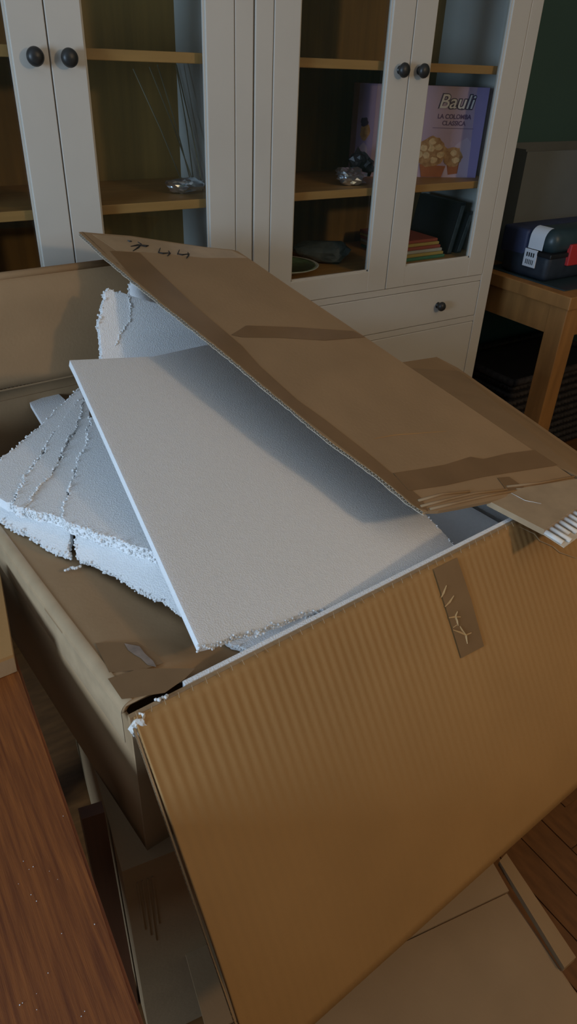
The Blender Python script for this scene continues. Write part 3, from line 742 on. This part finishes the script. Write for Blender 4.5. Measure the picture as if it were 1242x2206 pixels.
ptape([(846, 1020), (900, 1012), (958, 1002), (1012, 985), (1040, 990), (1090, 978), (1150, 970), (1200, 1003), (1140, 1012), (1040, 1028), (960, 1046), (880, 1058)], 'tape', .0012, 'wide strip of brown tape across the front end')
ptape([(1070, 1030), (1095, 1028), (1130, 1052), (1095, 1064)], 'tape', .0011)
for pts in ([(905, 1092), (960, 1078), (1020, 1064), (1090, 1056)], [(925, 1098), (985, 1084), (1045, 1070), (1110, 1058)], [(900, 1080), (950, 1066), (1010, 1060)], [(1090, 1050), (1160, 1042), (1235, 1028)], [(1110, 1056), (1180, 1050), (1240, 1036)]):
    o = MB().tube([onp(x, y, .0012) for x, y in pts], .0022, 6).make('crush_fold', 'board', pan, True)
stroke('crease_line', lambda x, y: onp(x, y, .0010), [(805, 946), (850, 938), (960, 930)], .0016, 'board_inner', pan)
# pen marks
pp = lambda x, y: onp(x, y, .0022)
for pts in ([(274, 520), (279, 522), (284, 522)], [(281, 533), (297, 530), (318, 531)], [(296, 523), (304, 528), (298, 535), (286, 543)], [(303, 531), (314, 533), (320, 531)],
            [(345, 536), (341, 546), (350, 548), (366, 547)], [(362, 542), (366, 548), (360, 554)], [(386, 540), (382, 549), (392, 551), (408, 549)], [(404, 545), (406, 552), (401, 559)]):
    stroke('pen_mark', pp, pts, .0032, 'ink', pan)

# ------------------------------------------------------------------ what carries the box, and things on the floor below
def rotbox(name, label, cx, cy, yaw, sx, sy, z0, z1, m, cat='box'):
    a = np.array([math.cos(yaw), math.sin(yaw), 0]); b = np.array([-a[1], a[0], 0]); t = thing(name, label, cat, (cx, cy, z0)); c = np.array([cx, cy, 0])
    return t, a, b, c
LZ = H + BZ0
yaw = math.radians(-8)
t, a, b, c = rotbox('closed_carton', 'closed brown carton standing on the floor under the large open box', .40, .82, yaw, .58, .60, 0, LZ, 'board')
o0 = np.array([.112, .497, 0.0]); 
MB().obox(o0, a * .62, b * .62, ZZ * (LZ - .0045)).make('carton_body', 'board', t)
MB().obox(o0 + ZZ * (LZ - .005) - b * .002, a * .62, b * .309, ZZ * .005).make('top_flap', 'board', t)
MB().obox(o0 + ZZ * (LZ - .005) + b * .311, a * .62, b * .309, ZZ * .005).make('top_flap', 'board', t)
for k in range(4):
    MB().obox(o0 + a * (.015 + .0065 * k) - b * .0012 + ZZ * (LZ - .16 - .02 * (k % 3)), a * .0022, b * .001, ZZ * (.12 + .02 * (k % 3))).make('printed_line', 'board', t)
# low open carton on the floor in front
TZ = -1.14
trc = onZ(1095, 1920, TZ); tl = onZ(800, 2060, TZ); ta = (trc - tl); ta[2] = 0; ta /= np.linalg.norm(ta); tb = np.array([ta[1], -ta[0], 0])
lc = thing('open_carton', 'low brown carton on the floor under the front flap, its top flaps open', 'box', tuple(trc + tb * .2 - ta * .25 - ZZ * (H + TZ)))
hz = H + TZ
MB().obox(np.array([trc[0], trc[1], 0]) - ta * .52, ta * .52, tb * .42, ZZ * (hz - .006)).make('carton_body', 'board', lc)
MB().obox(trc - ta * .52 - ZZ * .006 + tb * .002, ta * .515, tb * .205, ZZ * .006).make('top_flap', 'board', lc)
MB().obox(trc - ta * .52 - ZZ * .006 + tb * .211, ta * .515, tb * .205, ZZ * .006).make('top_flap', 'board', lc)
MB().prism([trc - ta * .52 - ZZ * .004, trc - ZZ * .004, trc - tb * .16 + ZZ * .02 + ta * .005, trc - ta * .52 - tb * .16 + ZZ * .02], ZZ * .006).make('back_flap', 'board', lc)
s_a, s_b = onZ(1075, 1855, TZ + .01), onZ(1215, 2085, TZ + .01); s_c, s_d = onZ(1240, 2062, TZ), onZ(1090, 1838, TZ)
MB().prism([s_a, s_b, s_c, s_d], (0, 0, -.012)).make('side_flap', 'board', lc)
# narrow board upright between table and cartons
wb = MB().prism([onZ(x, y, BZ0 - .06) for x, y in ((196, 1862), (242, 1846), (236, 1822), (188, 1838))], ZZ * .10)
tag(wb.make('wooden_post', 'wood_red'), 'dark red-brown wooden post standing between the table and the cartons', 'post')
wob = bpy.data.objects['wooden_post']
wzb = wob.location.z
me = wob.data
for v in me.vertices:
    if v.co.z < .01: v.co.z = -wzb
# ------------------------------------------------------------------ dining table in the left foreground
tz = -.660
e1, e2 = onZ(310, 2206, tz), onZ(45, 1445, tz); td = (e2 - e1); td[2] = 0; td /= np.linalg.norm(td); tn = np.array([-td[1], td[0], 0])
if tn[0] > 0: tn = -tn
tb_ = thing('dining_table', 'dark reddish brown wooden table with a grained top', 'table', tuple(e1 + tn * .4 - ZZ * (H + tz)))
t_near = e2 - td * .95; t_far = e2 + td * .36
mb = MB(); 
poly_ = [t_near, t_far, t_far + tn * .85, t_near + tn * .85]
bm = bmesh.new(); vs_ = [bm.verts.new(p - ZZ * .028) for p in poly_] + [bm.verts.new(p) for p in poly_]
for f in ((0, 1, 2, 3), (4, 5, 6, 7), (0, 1, 5, 4), (1, 2, 6, 5), (2, 3, 7, 6), (3, 0, 4, 7)): bm.faces.new([vs_[i] for i in f])
bmesh.ops.recalc_face_normals(bm, faces=bm.faces); bmesh.ops.bevel(bm, geom=bm.edges[:], offset=.003, segments=2, affect='EDGES'); bm.verts.index_update()
link('tabletop', [v.co[:] for v in bm.verts], [[v.index for v in f.verts] for f in bm.faces], 'mahogany', tb_); bm.free()
MB().obox(t_near + tn * .05 + td * .05 - ZZ * .10, (t_far - t_near) - td * .1, tn * .75, ZZ * .075).make('apron', 'mahogany', tb_)
for p in (t_near + tn * .04 + td * .04, t_far + tn * .04 - td * .10, t_near + tn * .75 + td * .04, t_far + tn * .75 - td * .10):
    MB().obox(p - ZZ * (H + tz), td * .06, tn * .06, ZZ * (H + tz - .027)).make('leg', 'mahogany', tb_)
dust = []
for k in range(26):
    dust.append(onZ(20 + 230 * rng.random(), 1560 + 640 * rng.random(), tz + .0006))
dust = [p for p in dust if (p - e2).dot(tn) > .006]
d_ = beads('dust_speck', dust, [.0003 + .0003 * rng.random() for _ in dust], tb_, 'label')
# flat carton lying on the table
KZ = tz + .030; k0, k1, k2 = onZ(28, 1410, KZ), onZ(0, 1421, KZ), onZ(0, 1238, KZ)
ka = k1 - k0; ka[2] = 0; ka /= np.linalg.norm(ka); kb = k2 - k0; kb[2] = 0; kb /= np.linalg.norm(kb)
fc = thing('flat_carton', 'flat brown cardboard carton lying on the wooden table', 'box', tuple(k0 + ka * .1 + kb * .1 - ZZ * .029))
MB().prism([k0 - ZZ * .029, k0 + ka * .30 - ZZ * .029, k0 + ka * .30 + kb * .19 - ZZ * .029, k0 + kb * .19 - ZZ * .029], ZZ * .024).make('carton_body', 'board', fc)
MB().prism([k0 - ZZ * .005, k0 + ka * .30 - ZZ * .005, k0 + ka * .30 + kb * .19 - ZZ * .005, k0 + kb * .19 - ZZ * .005], ZZ * .005).make('lid', 'board_inner', fc)

# ------------------------------------------------------------------ oak side table, bag and grey carton at the right
oz = H - .600; tx0, ty0, tx1, ty1 = 1.957, 1.355, 2.75, 1.925
ot = thing('side_table', 'chunky oak side table standing beside the white cabinets', 'table', ((tx0 + tx1) / 2, (ty0 + ty1) / 2, 0))
MB().box(tx0, tx1, ty0, ty1, oz - .042, oz, .003).make('tabletop', 'oak', ot)
for a_, b_, c_, d_ in ((tx0 + .012, tx0 + .03, ty0 + .07, ty1 - .07), (tx1 - .03, tx1 - .012, ty0 + .07, ty1 - .07), (tx0 + .07, tx1 - .07, ty0 + .012, ty0 + .03), (tx0 + .07, tx1 - .07, ty1 - .03, ty1 - .012)):
    MB().box(a_, b_, c_, d_, oz - .135, oz - .042).make('apron', 'oak', ot)
for xx in (tx0 + .008, tx1 - .078):
    for yy in (ty0 + .008, ty1 - .078): MB().box(xx, xx + .07, yy, yy + .07, 0, oz - .041, .003).make('leg', 'oak', ot)
# glass mat edge on the table
tag(MB().box(tx0 + .04, tx1 - .05, ty0 + .06, ty0 + .40, oz, oz + .004, .001).make('table_mat', 'bag_lid'), 'thin dark mat on the oak table under the tool bag', 'mat')
bgx, bgy, bgz = 2.004, 1.505, oz + .004
def rounded(x0, x1, y0, y1, z0, z1, r, seg=4):
    bm = bmesh.new(); bmesh.ops.create_cube(bm, size=1)
    for v in bm.verts: v.co = Vector(((x0 + x1) / 2 + v.co.x * (x1 - x0), (y0 + y1) / 2 + v.co.y * (y1 - y0), (z0 + z1) / 2 + v.co.z * (z1 - z0)))
    bmesh.ops.bevel(bm, geom=bm.edges[:], offset=r, segments=seg, affect='EDGES', profile=.5); bm.verts.index_update()
    V = [v.co[:] for v in bm.verts]; Fc = [[v.index for v in f.verts] for f in bm.faces]; bm.free(); return V, Fc
bag = thing('tool_bag', 'dark blue-black bag with white labels and a red patch on the oak table', 'bag', (bgx + .28, bgy + .1, bgz))
V, Fc = rounded(bgx, bgx + .56, bgy, bgy + .20, bgz, bgz + .085, .020); link('bag_base', V, Fc, 'bag', bag, True)
V, Fc = rounded(bgx + .004, bgx + .57, bgy - .004, bgy + .12, bgz + .084, bgz + .160, .034); link('bag_lid', V, Fc, 'bag_lid', bag, True)
V, Fc = rounded(bgx + .001, bgx + .56, bgy + .105, bgy + .215, bgz + .060, bgz + .148, .010); link('side_pocket', V, Fc, 'navy', bag, True)
MB().box(bgx - .003, bgx + .56, bgy - .006, bgy + .10, bgz + .076, bgz + .090, .003).make('seam_band', 'black', bag)
def bl(y0, y1, z0, z1, m, name, dx, label=None):
    o = MB().box(bgx + dx, bgx + dx + .004, bgy + y0, bgy + y1, bgz + z0, bgz + z1, .001).make(name, m, bag)
    if label: o['label'] = label
bl(.050, .102, .036, .092, 'label', 'barcode_sticker', -.0035, 'white sticker with black bars')
for k in range(5): bl(.060 + .007 * k, .0635 + .007 * k, .044, .060, 'ink', 'barcode_bar', -.0042)
for k in range(4): bl(.060 + .009 * k, .0655 + .009 * k, .068, .082, 'ink', 'barcode_bar', -.0042)
# white label bent over the lid edge
pr = [(bgx + .001, bgz + .094)] + [(bgx + .002 + .036 * (1 - math.cos(a)), bgz + .126 + .036 * math.sin(a)) for a in np.linspace(0, math.pi / 2, 6)]
V = []; Fc = []
for j, y in enumerate((bgy + .036, bgy + .095)):
    for x, z in pr: V.append((x - .001 + (.02 if j == 0 and z > bgz + .12 else 0) * 0, y, z))
n_ = len(pr)
for i in range(n_ - 1): Fc.append((i, i + 1, n_ + i + 1, n_ + i))
link('label_patch', V, Fc, 'label', bag, True)['label'] = 'white paper label bent over the lid edge'
MB().box(bgx + .085, bgx + .26, bgy - .012, bgy + .004, bgz + .048, bgz + .116, .003).make('red_patch', 'red', bag)
gb = thing('grey_carton', 'grey cardboard carton standing open behind the bag on the oak table', 'box', (2.45, 1.82, oz))
g0 = 2.11; gz1 = H - .225
for args in ((g0, 2.74, 1.770, 1.777, oz, gz1 - .012), (g0, 2.74, 1.908, 1.915, oz, gz1), (g0, g0 + .007, 1.777, 1.908, oz, gz1 - .006), (2.733, 2.74, 1.777, 1.908, oz, gz1 - .006)): MB().box(*args).make('carton_wall', 'grey_board', gb)
MB().box(g0 + .007, 2.733, 1.777, 1.908, oz, oz + .006).make('carton_bottom', 'grey_board', gb)
# wicker basket under the oak table
wk = thing('wicker_basket', 'dark woven basket on the floor under the oak table', 'basket', (2.35, 1.74, 0))
MB().box(2.06, 2.62, 1.58, 1.90, 0.0, .36, .01).make('basket_body', 'black', wk)
w_me = None
for r_ in range(11):
    mb = MB(); z = .03 + r_ * .031; xs = np.linspace(2.055, 2.625, 58)
    mb.tube([(x, 1.578 - .006 * (1 if (i + r_) % 2 else -1), z) for i, x in enumerate(xs)], .010, 5); mb.make('weave_strand', 'wicker', wk, True)
    mb = MB(); ys = np.linspace(1.575, 1.905, 34)
    mb.tube([(2.058 - .006 * (1 if (i + r_) % 2 else -1), y, z) for i, y in enumerate(ys)], .010, 5); mb.make('weave_strand', 'wicker', wk, True)
MB().tube([(2.05, 1.57, .365), (2.63, 1.57, .365), (2.63, 1.91, .365), (2.05, 1.91, .365), (2.05, 1.57, .365)], .014, 8).make('basket_rim', 'wicker', wk, True)
